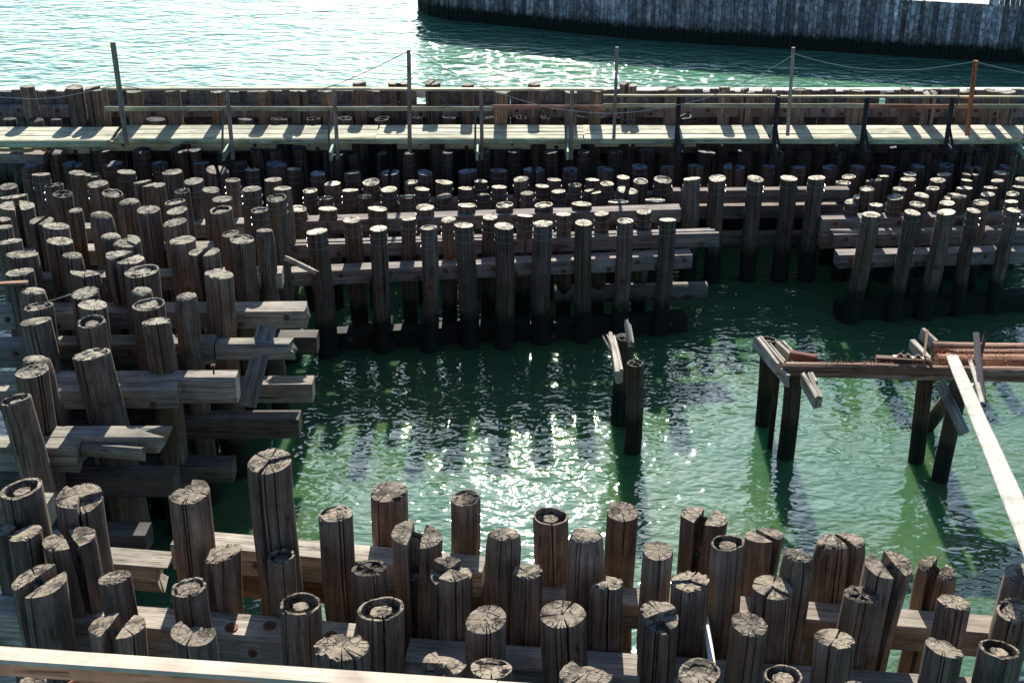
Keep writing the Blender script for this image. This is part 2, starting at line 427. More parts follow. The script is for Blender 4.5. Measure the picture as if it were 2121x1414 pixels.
    for zi, dn in enumerate(zs):
        nf = lerp(narrow, 1.0, min(1, dn / .16) ** .7)
        tap = 1 + .012 * dn
        edge = .985 if zi == 0 else 1.0
        for (a, ci, side) in th:
            rr = r * lobe(a, dn) * nf * tap * edge
            c = crk(ci)
            if c and ci >= 0:
                f = max(0, 1 - dn / c[3]); rr *= 1 - c[2] * f * .9
            sx, sy = shift(a, ci, side, dn)
            zt = ztop(a, 1.0) if ci < 0 else ztop(a, 1.0) - (cracks[ci][4] if zi == 0 else 0) * .6
            k = max(0, 1 - dn / .7)
            wob = .028 * math.sin(dn * 1.1 + p1) * min(1, dn)
            V.append((rr * math.cos(a) + sx + lean[0] * dn + wob, rr * math.sin(a) + sy + lean[1] * dn, zt * k - dn))
    for i in range(len(zs) - 1):
        for k in range(n):
            k2 = (k + 1) % n
            F.append((i * n + k, (i + 1) * n + k, (i + 1) * n + k2, i * n + k2))
    rhos = [.07, .25, ringin - .03, ringin + .02, (ringin + ringout) / 2, ringout - .02, ringout + .02, .94, 1.0] if hi or hd else [.1, .4, .7, .93, 1.0]
    V2, F2 = [], []
    for rho in rhos:
        e = 1.0
        if hd and 0.1 < rho < .93: e = None
        for (a, ci, side) in th:
            rj = rho if e else rho * (1 + (.13 * mnoise.noise(Vector((math.cos(a) * 2 + sd, math.sin(a) * 2, 8))) + .09 * mnoise.noise(Vector((math.cos(a) * 7 + sd, math.sin(a) * 7, 2)))) * (1 if rho < .75 else .45))
            rr = r * lobe(a, 0) * narrow * .985 * rj
            z = ztop(a, rho)
            if ci >= 0:
                c = cracks[ci]; st = 1 - c[2] - (.15 if c[2] > .5 else .35)
                if rho >= 1: rr *= 1 - c[2] * .9
                if rho > max(st, .0): z -= c[4] * min(1, (rho - st) * 3 + (1 if c[2] > .7 else 0)) * (.6 if rho >= 1 else 1)
                if rho >= .9 and rho < 1: rr *= 1 - c[2] * .5
            sx, sy = shift(a, ci, side, 0)
            V2.append((rr * math.cos(a) + sx, rr * math.sin(a) + sy, z))
    for i in range(len(rhos) - 1):
        for k in range(n):
            k2 = (k + 1) % n
            F2.append((i * n + k, (i + 1) * n + k, (i + 1) * n + k2, i * n + k2))
    V2.append((0, 0, ztop(0, 0) - (.42 if slot else (.1 if kind == 'm' else 0))))
    for k in range(n): F2.append((len(V2) - 1, k, (k + 1) % n))
    return (V, F), (V2, F2)

ORD = ["first", "second", "third", "fourth", "fifth", "sixth", "seventh", "eighth", "ninth", "tenth", "eleventh", "twelfth", "thirteenth", "fourteenth",
       "fifteenth", "sixteenth", "seventeenth", "eighteenth", "nineteenth", "twentieth", "twenty-first", "twenty-second", "twenty-third", "twenty-fourth", "twenty-fifth",
       "twenty-sixth", "twenty-seventh", "twenty-eighth", "twenty-ninth", "thirtieth", "thirty-first", "thirty-second", "thirty-third", "thirty-fourth", "thirty-fifth", "thirty-sixth", "thirty-seventh"]
LOOK = {'p': "flat-cut", 's': "split-topped", 'r': "ring-rotted", 'h': "hollow-topped", 'm': "broken-topped", 'd': "round-headed", 'k': "dark-rotted"}
NUM = {1: " with one wire band", 2: " with two wire bands", 3: " with three wire bands", 0: ""}
n_piles = [0]
QUEUE = []
def pile(*a): QUEUE.append(list(a))
def spread_piles():
    """Neighbours whose butts would interpenetrate are nudged apart along their own sight lines (the one seen lower stands nearer)."""
    n = len(QUEUE); st = [None] * n
    def state(i):
        q = QUEUE[i]; p = atH(q[0], q[1], q[4]); st[i] = (p, q[2] / 2 * depth(p) / FPX)
    for i in range(n): state(i)
    prs = [(i, j) for i in range(n) for j in range(i + 1, n) if abs(st[i][0].x - st[j][0].x) < .5 and abs(st[i][0].y - st[j][0].y) < 1.2]
    h0 = [q[4] for q in QUEUE]; moved = 0
    for it in range(40):
        for i, j in prs:
            (a, ra), (b, rb) = st[i], st[j]
            need = (ra + rb) * 1.03; dx = a.x - b.x; dy = a.y - b.y
            if abs(dx) >= need or dx * dx + dy * dy >= need * need: continue
            gap = math.sqrt(need * need - dx * dx) - abs(dy); moved += 1
            near, farr = (i, j) if QUEUE[i][1] > QUEUE[j][1] else (j, i)
            for k, sg in ((near, -1), (farr, 1)):
                q = QUEUE[k]; Hn = q[4] + sg * (gap * .5 + .01) * q[4] / st[k][0].y
                q[4] = max(h0[k] - .45, min(h0[k] + .45, Hn)); state(k)
    print("nudged", moved)
def build_pile(x, y, w, code, H, look, rowname, idx, group, opts):
    n_piles[0] += 1
    kind = code[0]; bands = int(code[1]) if len(code) > 1 else 0
    P = atH(x, y, H); zc = depth(P); r = w / 2 * zc / FPX
    hi = w >= 42
    q = random.Random(int(x * 31 + y * 17))
    lx = q.gauss(0, .012); ly = q.gauss(0, .012)
    tilt = [q.uniform(-.12, .12), q.uniform(-.16, .10)]
    for o in opts:
        if o[0] == 'L': lx = float(o[1:]) / 100
        if o[0] == 'T': tilt[0] = float(o[1:]) / 100
        if o[0] == 'F': tilt[1] = float(o[1:]) / 100
    dome = r * .30 if kind == 'd' else (r * .3 if 'D' in opts else 0.0)
    L = P.z + 1.3
    a, b = pile_geo(r, L, kind, int(x * 7 + y * 13), hi, tilt, (lx, ly), dome)
    root = empty("timber_pile", P)
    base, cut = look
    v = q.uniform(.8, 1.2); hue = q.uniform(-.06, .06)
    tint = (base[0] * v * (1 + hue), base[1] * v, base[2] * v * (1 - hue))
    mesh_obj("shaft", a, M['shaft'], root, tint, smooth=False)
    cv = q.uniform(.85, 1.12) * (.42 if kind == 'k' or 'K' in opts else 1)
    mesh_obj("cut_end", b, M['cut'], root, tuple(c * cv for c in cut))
    for i in range(bands):
        dn = (.13, .245, .34)[i] + q.uniform(-.012, .012)
        t = mesh_obj("wire_band", torus(r * 1.03 * (1 + .012 * dn), .005), M['zinc'], root)
        t.location = (lx * dn, ly * dn, -dn); t.rotation_euler = (q.uniform(-.05, .05), q.uniform(-.05, .05), 0)
    for o in opts:
        if o[0] == 'B':                          # bolts through the pile, metres below its head
            for dz in o[1:].split('/'):
                bolt(root, (q.uniform(-.02, .02) + lx * float(dz), -r * 1.0, -float(dz)), 1.1)
    if look is GREY and not any(o[0] == 'B' for o in opts) and q.random() < .45:
        d_ = q.uniform(.45, 1.0); bolt(root, (q.uniform(-.3, .3) * r + lx * d_, -r * .97, -d_), 1.0)
    lab = f"{LOOK[kind]} timber pile{NUM[bands]}, {ORD[idx]} from left in {rowname}"
    return tag(root, lab, "pile", group)

def rows(text):
    out = []
    for it in text.replace("\n", " ").split(";"):
        it = it.strip()
        if not it: continue
        f = it.split(); out.append((float(f[0]), float(f[1]), float(f[2]), f[3], f[4:]))
    out.sort(key=lambda t: t[0]); return out
def pile_row(text, Hf, look, rowname, group):
    for i, (x, y, w, code, opts) in enumerate(rows(text)):
        H = Hf(y) if callable(Hf) else Hf
        for o in opts:
            if o[0] == 'H': H = float(o[1:])
        pile(x, y, w, code, H, look, rowname, i, group, opts)

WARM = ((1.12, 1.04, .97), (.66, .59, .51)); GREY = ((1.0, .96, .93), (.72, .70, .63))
MIDL = ((.86, .78, .75), (1.75, 1.70, 1.5)); BACK = ((.80, .66, .60), (.55, .66, .85)); WALLP = ((1.3, 1.16, 1.06), (.9, .9, .85)); LOWP = ((.7, .65, .6), (.16, .18, .22))  # BACK cut ends: the deck's blue shade is put into the tint
HL = lambda y: interp(y, [(345, 9.0), (362, 8.7), (380, 8.15), (410, 7.75), (450, 7.55), (900, 7.45)])
HM = lambda y: interp(y, [(410, 9.0), (425, 8.8), (455, 8.5), (470, 8.4)])
HR = lambda y: interp(y, [(405, 9.0), (423, 8.8), (440, 8.6)])
G_B, G_L, G_M, G_R, G_F = "piles under the boardwalk", "piles of the left cluster", "piles of the middle cluster", "piles of the right cluster", "piles of the near cluster"

# row in the shade right under the boardwalk
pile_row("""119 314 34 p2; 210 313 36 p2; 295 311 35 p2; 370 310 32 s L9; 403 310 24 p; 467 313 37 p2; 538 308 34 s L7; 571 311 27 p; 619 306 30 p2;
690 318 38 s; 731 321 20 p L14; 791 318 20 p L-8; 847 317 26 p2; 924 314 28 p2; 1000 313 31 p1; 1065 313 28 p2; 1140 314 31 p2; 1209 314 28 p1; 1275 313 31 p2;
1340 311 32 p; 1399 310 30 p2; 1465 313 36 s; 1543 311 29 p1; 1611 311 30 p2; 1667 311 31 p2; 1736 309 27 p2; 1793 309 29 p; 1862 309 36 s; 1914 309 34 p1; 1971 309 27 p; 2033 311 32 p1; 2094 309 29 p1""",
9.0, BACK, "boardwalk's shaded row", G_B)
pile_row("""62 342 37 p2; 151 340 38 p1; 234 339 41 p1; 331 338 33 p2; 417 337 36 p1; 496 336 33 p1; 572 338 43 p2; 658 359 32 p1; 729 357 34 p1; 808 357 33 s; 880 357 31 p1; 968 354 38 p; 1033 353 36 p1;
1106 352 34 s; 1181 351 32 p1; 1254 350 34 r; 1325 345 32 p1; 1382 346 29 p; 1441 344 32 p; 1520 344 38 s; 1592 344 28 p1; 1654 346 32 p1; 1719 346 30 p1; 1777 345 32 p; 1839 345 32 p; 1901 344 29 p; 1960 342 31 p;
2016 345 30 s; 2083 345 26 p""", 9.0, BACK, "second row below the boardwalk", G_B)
# lone row across the gap
pile_row("1433 370 35 p1; 1486 369 36 p2 L0; 1565 370 34 p2; 1634 369 34 p1; 1692 368 36 p2", 8.6, MIDL, "the gap's lone row", G_M)
# middle cluster, far to near
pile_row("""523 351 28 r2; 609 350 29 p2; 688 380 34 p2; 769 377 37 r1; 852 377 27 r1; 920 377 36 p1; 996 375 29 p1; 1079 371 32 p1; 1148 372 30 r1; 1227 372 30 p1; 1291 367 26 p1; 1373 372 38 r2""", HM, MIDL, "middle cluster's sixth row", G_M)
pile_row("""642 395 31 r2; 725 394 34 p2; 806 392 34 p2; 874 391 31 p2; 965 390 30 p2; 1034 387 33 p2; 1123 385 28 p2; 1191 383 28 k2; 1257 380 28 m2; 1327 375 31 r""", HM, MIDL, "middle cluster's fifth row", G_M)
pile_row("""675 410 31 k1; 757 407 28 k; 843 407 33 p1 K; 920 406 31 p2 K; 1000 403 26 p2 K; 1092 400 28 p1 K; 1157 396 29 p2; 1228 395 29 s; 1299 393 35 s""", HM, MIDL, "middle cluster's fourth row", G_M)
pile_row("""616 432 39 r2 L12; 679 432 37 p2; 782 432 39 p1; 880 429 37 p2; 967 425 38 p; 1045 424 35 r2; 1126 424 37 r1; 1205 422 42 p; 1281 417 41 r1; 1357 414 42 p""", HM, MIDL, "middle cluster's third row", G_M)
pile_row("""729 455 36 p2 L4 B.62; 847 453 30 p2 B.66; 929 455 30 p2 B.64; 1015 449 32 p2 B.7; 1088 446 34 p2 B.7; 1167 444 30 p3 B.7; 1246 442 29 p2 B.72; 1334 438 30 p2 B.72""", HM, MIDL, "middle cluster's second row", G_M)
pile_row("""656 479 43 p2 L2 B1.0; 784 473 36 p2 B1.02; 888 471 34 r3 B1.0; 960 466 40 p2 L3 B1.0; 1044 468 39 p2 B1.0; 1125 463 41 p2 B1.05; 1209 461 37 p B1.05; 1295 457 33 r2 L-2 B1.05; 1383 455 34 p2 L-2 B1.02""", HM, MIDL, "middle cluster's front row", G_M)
# right cluster
pile_row("""1758 366 28 r; 1829 364 24 p; 1885 360 26 r; 1956 361 29 r; 2010 360 28 s; 2074 357 31 p; 2116 371 24 p""", HR, MIDL, "right cluster's seventh row", G_R)
pile_row("""1747 378 30 r1 L-12; 1810 373 31 k; 1881 371 31 p2; 1943 373 31 p1; 2002 373 23 p; 2066 374 25 p; 2113 387 30 p""", HR, MIDL, "right cluster's sixth row", G_R)
pile_row("""1796 391 29 r2; 1864 391 28 p; 1932 390 26 r1; 1998 389 31 p; 2052 388 28 r""", HR, MIDL, "right cluster's fifth row", G_R)
pile_row("""1766 408 28 m2 L-5; 1854 408 31 r2 L-4; 1909 404 31 p; 1979 405 45 m; 2046 402 27 p1; 2098 401 26 r""", HR, MIDL, "right cluster's fourth row", G_R)
pile_row("""1815 424 28 p L-4; 1900 423 31 r L-3; 1962 420 31 p; 2032 419 30 r2; 2095 417 27 p2""", HR, MIDL, "right cluster's second row", G_R)
pile_row("""1805 444 37 p1 L-9 B.95; 1890 440 32 p1 L-4 B.95; 1960 439 36 p1 L-7 B.95; 2017 436 29 p2 L-2 B.95; 2100 435 30 p2 L-5 B.95""", HR, MIDL, "right cluster's front row", G_R)
# left cluster, far to near
pile_row("""85 361 36 p2; 161 358 36 p L5; 190 361 32 m L5; 262 356 37 p1; 357 356 43 p L4; 450 351 41 s1""", HL, GREY, "left cluster's twelfth row", G_L)
pile_row("""17 386 37 p; 111 383 40 k2; 202 381 41 p2; 303 378 45 s; 330 383 25 p; 401 375 41 p2; 482 373 32 r2; 566 372 37 p""", HL, GREY, "left cluster's eleventh row", G_L)
pile_row("""28 404 55 m; 130 402 39 k; 233 400 42 r L4; 377 396 30 k; 437 393 36 p; 521 391 41 p2; 585 390 35 p""", HL, GREY, "left cluster's tenth row", G_L)
pile_row("""35 425 62 s L4; 156 434 33 d; 267 415 46 d; 362 418 42 r; 460 412 42 p; 573 410 41 r2""", HL, GREY, "left cluster's ninth row", G_L)
pile_row("""6 454 30 p; 86 457 40 s B.9; 209 443 48 d; 307 434 47 p B.62/.85; 367 436 44 p; 457 434 45 h; 537 435 34 r2""", HL, GREY, "left cluster's eighth row", G_L)
pile_row("""8 470 36 p; 116 468 52 p F-10; 229 487 44 d; 362 460 48 p T18; 477 484 34 r L-2; 547 475 38 d""", HL, GREY, "left cluster's seventh row", G_L)
pile_row("""19 500 50 p; 124 499 54 p L3; 263 498 54 m; 378 497 55 p; 501 495 49 r; 423 521 56 s L4""", HL, GREY, "left cluster's sixth row", G_L)
pile_row("""45 526 62 p; 149 526 46 d; 258 531 72 s L5; 454 567 60 p B1.1""", HL, GREY, "left cluster's fifth row", G_L)
pile_row("""41 563 55 p; 176 562 62 m; 294 561 71 r; 385 611 50 d B.8""", HL, GREY, "left cluster's fourth row", G_L)
pile_row("""68 599 57 d; 176 606 57 p T14; 293 600 47 d; 192 631 60 p; 79 634 60 r T12; 308 630 66 r T8""", HL, GREY, "left cluster's third row", G_L)
pile_row("""73 665 61 p T12; 189 665 56 h; 323 665 56 p B1.0; 75 741 60 d""", HL, GREY, "left cluster's second row", G_L)
pile_row("""67 768 71 r T10; 189 733 76 r T12 L8; 31 826 63 h T20 L8""", HL, GREY, "left cluster's front row", G_L)
# near cluster, far to near
pile_row("""44 1011 88 h T14 L3 H7.15; 163 1021 97 m L2 T12 H7.2; 392 1018 88 m L2 H7.1; 558 953 92 m H6.72; 805 1017 78 p T6; 964 1030 61 r T10; 1140 1068 71 h; 1289 1059 66 p; 1459 1069 81 s; 1583 1107 67 s L-5 H7.7; 1743 1111 92 s D L-5 H7.65; 1942 1169 70 s D L-5 H7.85""",
7.5, WARM, "near cluster's back row", G_F)
pile_row("""4 1096 52 p T10; 52 1104 70 p T18 H7.35; 142 1112 93 s L5 T14 H7.35; 695 1063 74 r T6 H7.3; 863 1103 87 s H7.4; 1044 1101 76 d L-1 H7.3; 1214 1104 74 d L-1 H7.3; 1363 1140 64 p H7.4; 1507 1123 68 h H7.25; 1653 1146 68 d H7.3; 1841 1169 84 s L-7 T-12 H7.35; 2116 1187 70 p L-4""",
7.5, WARM, "near cluster's fourth row", G_F)
pile_row("""82 1200 102 s T20 L2 H7.4; 237 1195 68 p T18 H7.4; 391 1215 72 r T14 H7.4; 460 1145 78 p L-8 T22 H7.58; 582 1151 58 h H7.5; 764 1175 71 k T4; 933 1177 86 m; 1093 1181 63 p; 1257 1201 70 m L2; 1430 1200 77 m; 1600 1214 85 m; 1784 1230 71 k L-4; 1977 1246 66 p L-5 T-12; 2104 1263 80 r L-5""",
7.5, WARM, "near cluster's third row", G_F)
pile_row("""243 1293 95 s T14; 401 1308 92 m; 622 1249 88 h; 789 1260 98 h T14; 1007 1282 87 p T12; 1165 1271 94 m; 1367 1268 83 m; 1552 1291 75 p T-8; 1730 1321 80 m; 1955 1341 76 p T-28 L-5; 2070 1343 80 h L-4""",
7.5, WARM, "near cluster's second row", G_F)
pile_row("""708 1337 112 m; 919 1373 95 m; 1017 1383 85 r; 1215 1392 110 m; 1448 1392 89 r; 1623 1398 79 h; 1766 1424 52 p; 68 1412 52 p; 234 1424 60 p""",
7.5, WARM, "near cluster's front row", G_F)

# piles standing against the bulkhead behind the boardwalk
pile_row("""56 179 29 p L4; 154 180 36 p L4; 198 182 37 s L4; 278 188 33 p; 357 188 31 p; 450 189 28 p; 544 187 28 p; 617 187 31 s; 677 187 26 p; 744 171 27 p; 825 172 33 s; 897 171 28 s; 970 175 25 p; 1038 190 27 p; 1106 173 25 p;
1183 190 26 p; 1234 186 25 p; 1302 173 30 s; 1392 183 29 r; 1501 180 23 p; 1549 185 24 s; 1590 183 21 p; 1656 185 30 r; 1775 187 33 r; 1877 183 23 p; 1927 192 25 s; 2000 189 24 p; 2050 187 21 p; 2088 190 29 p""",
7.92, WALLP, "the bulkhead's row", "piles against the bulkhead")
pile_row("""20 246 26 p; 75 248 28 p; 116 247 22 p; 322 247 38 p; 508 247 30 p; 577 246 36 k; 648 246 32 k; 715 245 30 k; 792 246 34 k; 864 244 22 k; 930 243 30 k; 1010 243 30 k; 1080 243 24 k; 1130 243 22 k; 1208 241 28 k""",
8.55, LOWP, "the boardwalk's rear low row", "low piles behind the boardwalk")  # LOWP darkens these heads by tint, standing in for shade behind the deck
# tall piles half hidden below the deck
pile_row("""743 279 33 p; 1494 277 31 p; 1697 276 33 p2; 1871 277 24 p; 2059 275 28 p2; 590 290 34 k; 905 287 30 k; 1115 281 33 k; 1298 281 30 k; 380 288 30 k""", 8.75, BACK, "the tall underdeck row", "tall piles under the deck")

# derelict pier piles
DRK = ((.55, .46, .42), (.45, .45, .36))
for i, (x, y, w, c, o) in enumerate(rows("1294 698 36 k; 1316 752 35 k L0; 1592 702 33 h; 1645 762 35 p L0; 1919 772 34 p; 1986 806 34 p L-3; 1612 745 12 p")):
    pile(x, y, w, c, 9.15, DRK, "the ruined pier", i, "piles of the ruined pier", o)

spread_piles()
for q_ in QUEUE: build_pile(*q_)

# ------------------------------------------------------------------ horizontal timbers
def wale(name, label, x0, y0, x1, y1, H, d=.3, h=.25, mat='beam', color=(1, 1, 1), bolts=(), **k):
    return timber(name, label, "beam", atH(x0, y0, H), atH(x1, y1, H), d, h, mat, color, "horizontal timbers bolted between the piles", bolts, **k)
def bs(n, q=3, z=(.35, .75)):
    r = random.Random(n * q); return [((i + .5) / n + r.uniform(-.01, .01), z[i % 2]) for i in range(n)]
GB = (.78, .77, .74)
MB = (.70, .64, .66)
wale("timber_beam", "long brown beam behind the middle cluster's front row, with rusty bolts", 583, 566, 1435, 528, 9.17, color=MB, bolts=bs(17))
wale("timber_beam", "longest three-baulk beam, behind the middle cluster's second row", 575, 508, 1490, 482, 8.95, color=MB, bolts=bs(12), lam=3)
wale("timber_beam", "beam ending in a pale block, behind the middle cluster's third row", 625, 459, 1411, 434, 8.9, color=MB, bolts=bs(8))
wale("timber_beam", "beam in shade behind the middle cluster's fourth row", 630, 425, 1400, 402, 9.35, color=MB, d=.25)
wale("timber_beam", "low wet beam near the water under the middle cluster's front row", 680, 692, 1425, 655, 10.3, color=(.5, .45, .42), h=.33, bolts=bs(9))
wale("timber_beam", "rounded wet log end poking out low beside the middle cluster", 1150, 600, 1468, 592, 9.95, color=(.62, .6, .6), h=.3, round_=.6)
for k, (y, H, t) in enumerate(((396, 9.0, "upper"), (428, 9.32, "middle"), (486, 9.85, "lowest"))):
    wale("timber_beam", f"{t} of three dark beams across the gap behind the lone piles", 1395, y, 1760, y - 3, H, color=(.62, .55, .52), d=.2)
wale("timber_beam", "front beam of the right cluster with sunlit patches and round bolts", 1738, 529, 2160, 519, 9.44, color=MB, bolts=bs(9))
wale("timber_beam", "second beam of the right cluster, thicker with a pale notch", 1728, 487, 2160, 477, 9.37, color=MB, bolts=bs(9))
wale("timber_beam", "short dark beam stub beneath the right cluster's second beam", 1702, 490, 1760, 489, 9.55, color=(.8, .5, .4))
wale("timber_beam", "third beam of the right cluster, ending short at the left", 1702, 455, 2150, 446, 9.3, color=MB, bolts=bs(7))
wale("timber_beam", "beam along the rear of the right cluster in shade", 1740, 432, 2150, 420, 9.5, color=MB)
wale("timber_beam", "low wet beam near the water under the right cluster", 1740, 632, 2150, 610, 10.3, color=(.4, .38, .36), h=.3)
# left cluster
wale("timber_beam", "left cluster beam nearest the boardwalk, mostly hidden by piles", -30, 480, 560, 462, 8.95, color=GB)
wale("timber_beam", "left cluster beam with bright patches between its sixth row piles", -30, 524, 560, 511, 8.3, color=GB)
wale("timber_beam", "left cluster beam meeting the middle cluster under the driftwood", -30, 581, 583, 566, 8.2, color=GB, bolts=bs(6))
wale("timber_beam", "wide pale beam of the left cluster with cracked sunlit end", -30, 649, 636, 645, 8.2, color=(.95, .92, .88), bolts=bs(7), h=.26, rag1=.05, d=.36)
wale("timber_beam", "dark squared beam ending beside the standing iron bolt", -30, 717, 441, 711, 8.2, color=(.62, .62, .62), bolts=bs(4), h=.32)
wale("timber_beam", "pale weathered beam stub with chamfered splintered end", 445, 716, 612, 715, 8.25, color=(.95, .92, .86), h=.24, rag1=.10, d=.28, ch=.045)
wale("timber_beam", "front baulk of the wide double beam crossing the left cluster", -30, 811, 366, 808, 8.2, color=(.95, .92, .86), bolts=bs(4), h=.26, rag1=.03)
wale("timber_beam", "rear baulk of the double beam, longer with a rounded end", -30, 786, 487, 784, 8.17, color=(.9, .86, .85), h=.36, d=.26, ch=.03)
wale("timber_beam", "splintered grey beam with frayed end over dark water", 100, 906, 348, 905, 8.2, color=(.66, .66, .62), h=.22, rag1=.30, d=.28)
wale("timber_beam", "short notched beam end with a rusty bolt on top", -30, 927, 158, 929, 8.2, color=(.80, .80, .74), h=.32, d=.3, rag1=.05)
wale("timber_beam", "thin split-off slab lying along the splintered beam", 165, 922, 297, 933, 8.25, color=(.66, .66, .6), h=.17, d=.12, ch=.04, rag1=.05)
wale("timber_beam", "short beam end between the two leftmost near piles", -30, 1046, 92, 1050, 8.1, color=(.85, .85, .80), h=.3)
# lower tier
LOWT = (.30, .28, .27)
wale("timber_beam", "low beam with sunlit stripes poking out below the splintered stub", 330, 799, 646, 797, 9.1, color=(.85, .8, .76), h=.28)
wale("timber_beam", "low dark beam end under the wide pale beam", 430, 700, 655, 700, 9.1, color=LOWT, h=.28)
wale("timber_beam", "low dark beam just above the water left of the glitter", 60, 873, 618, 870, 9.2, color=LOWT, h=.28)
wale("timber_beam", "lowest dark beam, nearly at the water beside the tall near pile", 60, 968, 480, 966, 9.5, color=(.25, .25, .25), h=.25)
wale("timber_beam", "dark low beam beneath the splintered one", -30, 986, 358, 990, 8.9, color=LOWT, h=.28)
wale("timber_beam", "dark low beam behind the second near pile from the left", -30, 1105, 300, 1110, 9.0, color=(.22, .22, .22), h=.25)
# near cluster
NB = (.98, .95, .90)
wale("timber_beam", "pale near beam with big bolts behind the tallest near pile", 352, 1128, 998, 1186, 8.0, color=NB, h=.30, d=.30, lam=1, bolts=[(.28, .5), (.62, .5)])
wale("timber_beam", "splintered pale beam continuing the near beam at the left", 98, 1158, 352, 1178, 8.15, color=NB, h=.3, rag1=.25, rag0=.1)
wale("timber_beam", "near beam crossing below the open green water at the right", 1002, 1229, 2200, 1324, 8.2, color=(.82, .76, .72), h=.28, bolts=bs(3))
wale("timber_beam", "under-beam resting below the pale near beam", 450, 1190, 1100, 1245, 8.35, color=(.9, .62, .45), h=.25, d=.2)
o = wale("timber_beam", "nearest left beam with dark bolts, in blue shade and sun", -40, 1272, 745, 1336, 8.1, color=NB, h=.42, d=.33, bolts=[(.72, .45)])
L_ = (atH(745, 1336, 8.1) - atH(-40, 1272, 8.1)).length
for t, yy in ((.66, .1), (.755, .17), (.92, .1)): bolt(o, (t * L_, yy, .0), 1.5, (0, 0, 0))
wale("timber_beam", "nearest right beam running out of the bottom of the view", 838, 1366, 2200, 1462, 8.15, color=(.80, .78, .78), h=.3, d=.32)
timber("light_board", "narrow bleached board lying across the near beams", "board", atH(1484, 1378, 7.95), atH(1465, 1255, 8.05), .06, .02, 'bleached')

# ------------------------------------------------------------------ bulkhead, boardwalk
bk = empty("timber_bulkhead", (0, 28.6, 0))
tag(bk, "long upright-plank timber bulkhead behind the boardwalk piles", "wall")
x = -11.6; k = 0
while x < 11.8:
    w = R.uniform(.155, .215)
    if True:
        zt = 2.39 + R.uniform(-.03, .035) - (.34 if any(abs(x - g) < .1 for g in (-2.05, -1.75, 7.55)) else 0); v = R.uniform(.7, 1.25)
        o = mesh_obj("plank", bar(zt + 1.1, w + (.02 if k % 9 else -.004), .07, k, seg=3, warp=.003), M['wall'], bk, (v * 1.05, v, v * .96))
        o.matrix_local = Matrix(((0, 1, 0, x), (0, 0, -1, .03 * (k % 2) + R.uniform(-.004, .004)), (1, 0, 0, -1.1), (0, 0, 0, 1))) @ Matrix.Identity(4)
    x += w; k += 1
wl = timber("bulkhead_wale", None, None, Vector((-11.8, 28.33, 2.14)), Vector((11.8, 28.33, 2.14)), .19, .24, 'wall', (1.35, 1.2, 1.15), None, [(i / 60 + .004, .35 + .3 * (i % 2)) for i in range(60)])
wc = timber("bulkhead_cap", None, None, Vector((-11.8, 28.72, 2.36)), Vector((11.8, 28.72, 2.36)), .25, .16, 'bleached', (1, 1, 1))
wl2 = timber("bulkhead_wale", None, None, Vector((-11.8, 28.42, 1.35)), Vector((11.8, 28.42, 1.35)), .12, .25, 'wall', (.8, .7, .65))

for o in (wl, wc, wl2):
    o.parent = bk; o.location = o.location - bk.location

DY, DZ, DW = 26.5, 2.04, .29
secs = [(-40, 219, 26.38), (233, 776, DY), (777, 1211, DY), (1212, 1597, DY), (1598, 2160, DY)]
decks = ["leftmost boardwalk section, green fascia and pale planks", "boardwalk section between the two leftmost masts", "boardwalk section in the centre, striped by pile shadows",
         "boardwalk section with coiled cable lying on it", "rightmost boardwalk section with clean new planks"]
for i, (xa, xb, Y0) in enumerate(secs):
    a = atY(xa, 280, Y0).x; b = atY(xb, 280, Y0).x
    root = empty("boardwalk_section", (a, Y0, DZ)); tag(root, decks[i], "boardwalk", "boardwalk sections along the bulkhead")
    n = 3 if i != 2 else 4; dw = .87 / n
    for j in range(n):
        v = R.uniform(.72, .92)
        o = mesh_obj("plank", bar(b - a + R.uniform(-.05, .05), dw - .012, .04, 70 + i * 5 + j), M['treated'], root, (v, v, v))
        o.location = (R.uniform(-.02, .02), .04 + j * dw, R.uniform(-.003, .003))
    o = mesh_obj("fascia", bar(b - a, .038, .10 if i else .13, 90 + i), M['treated'], root, (.72, .82, .70)); o.location = (0, 0, -.006)
    k = max(2, int((b - a) / 2))
    for j in range(k):
        o = mesh_obj("joist", bar(.85, .05, .12, 40 + j, seg=2), M['treated'], root, (.5, .55, .5))
        o.location = ((j + .5) * (b - a) / k, .04, -.045); o.rotation_euler = (0, 0, math.pi / 2)
for lab, xa, ya, xb, yb in (("left end of the light support beams under the deck", -40, 302, 184, 297), ("longest light support beam under the deck", 187, 295, 729, 291),
                            ("middle light support beam under the deck", 822, 292, 1203, 288), ("right light support beam under the deck, near the black posts", 1232, 286, 1442, 284)):
    timber("deck_beam", lab, "beam", atY(xa, (ya + yb) / 2, 27.32), atY(xb, (ya + yb) / 2, 27.28), .12, .2, 'treated', (1.5, 1.3, 1.05), "light support beams under the deck", bs(4))
timber("deck_beam", "pale stacked timber sticking out under the leftmost deck", "beam", atH(-40, 318, 8.95), atH(88, 321, 8.95), .28, .2, 'beam', (.85, .8, .78))
timber("deck_board", "thin board lying on the stacked timber under the leftmost deck", "board", atH(-40, 309, 8.85), atH(61, 311, 8.85), .15, .05, 'treated', (.8, .75, .6))
timber("dark_deck_beam", "dark support beam under the right half of the deck", "beam", atY(1535, 276, 27.3), atY(2160, 275, 27.3), .12, .2, 'wall', (.45, .4, .38))

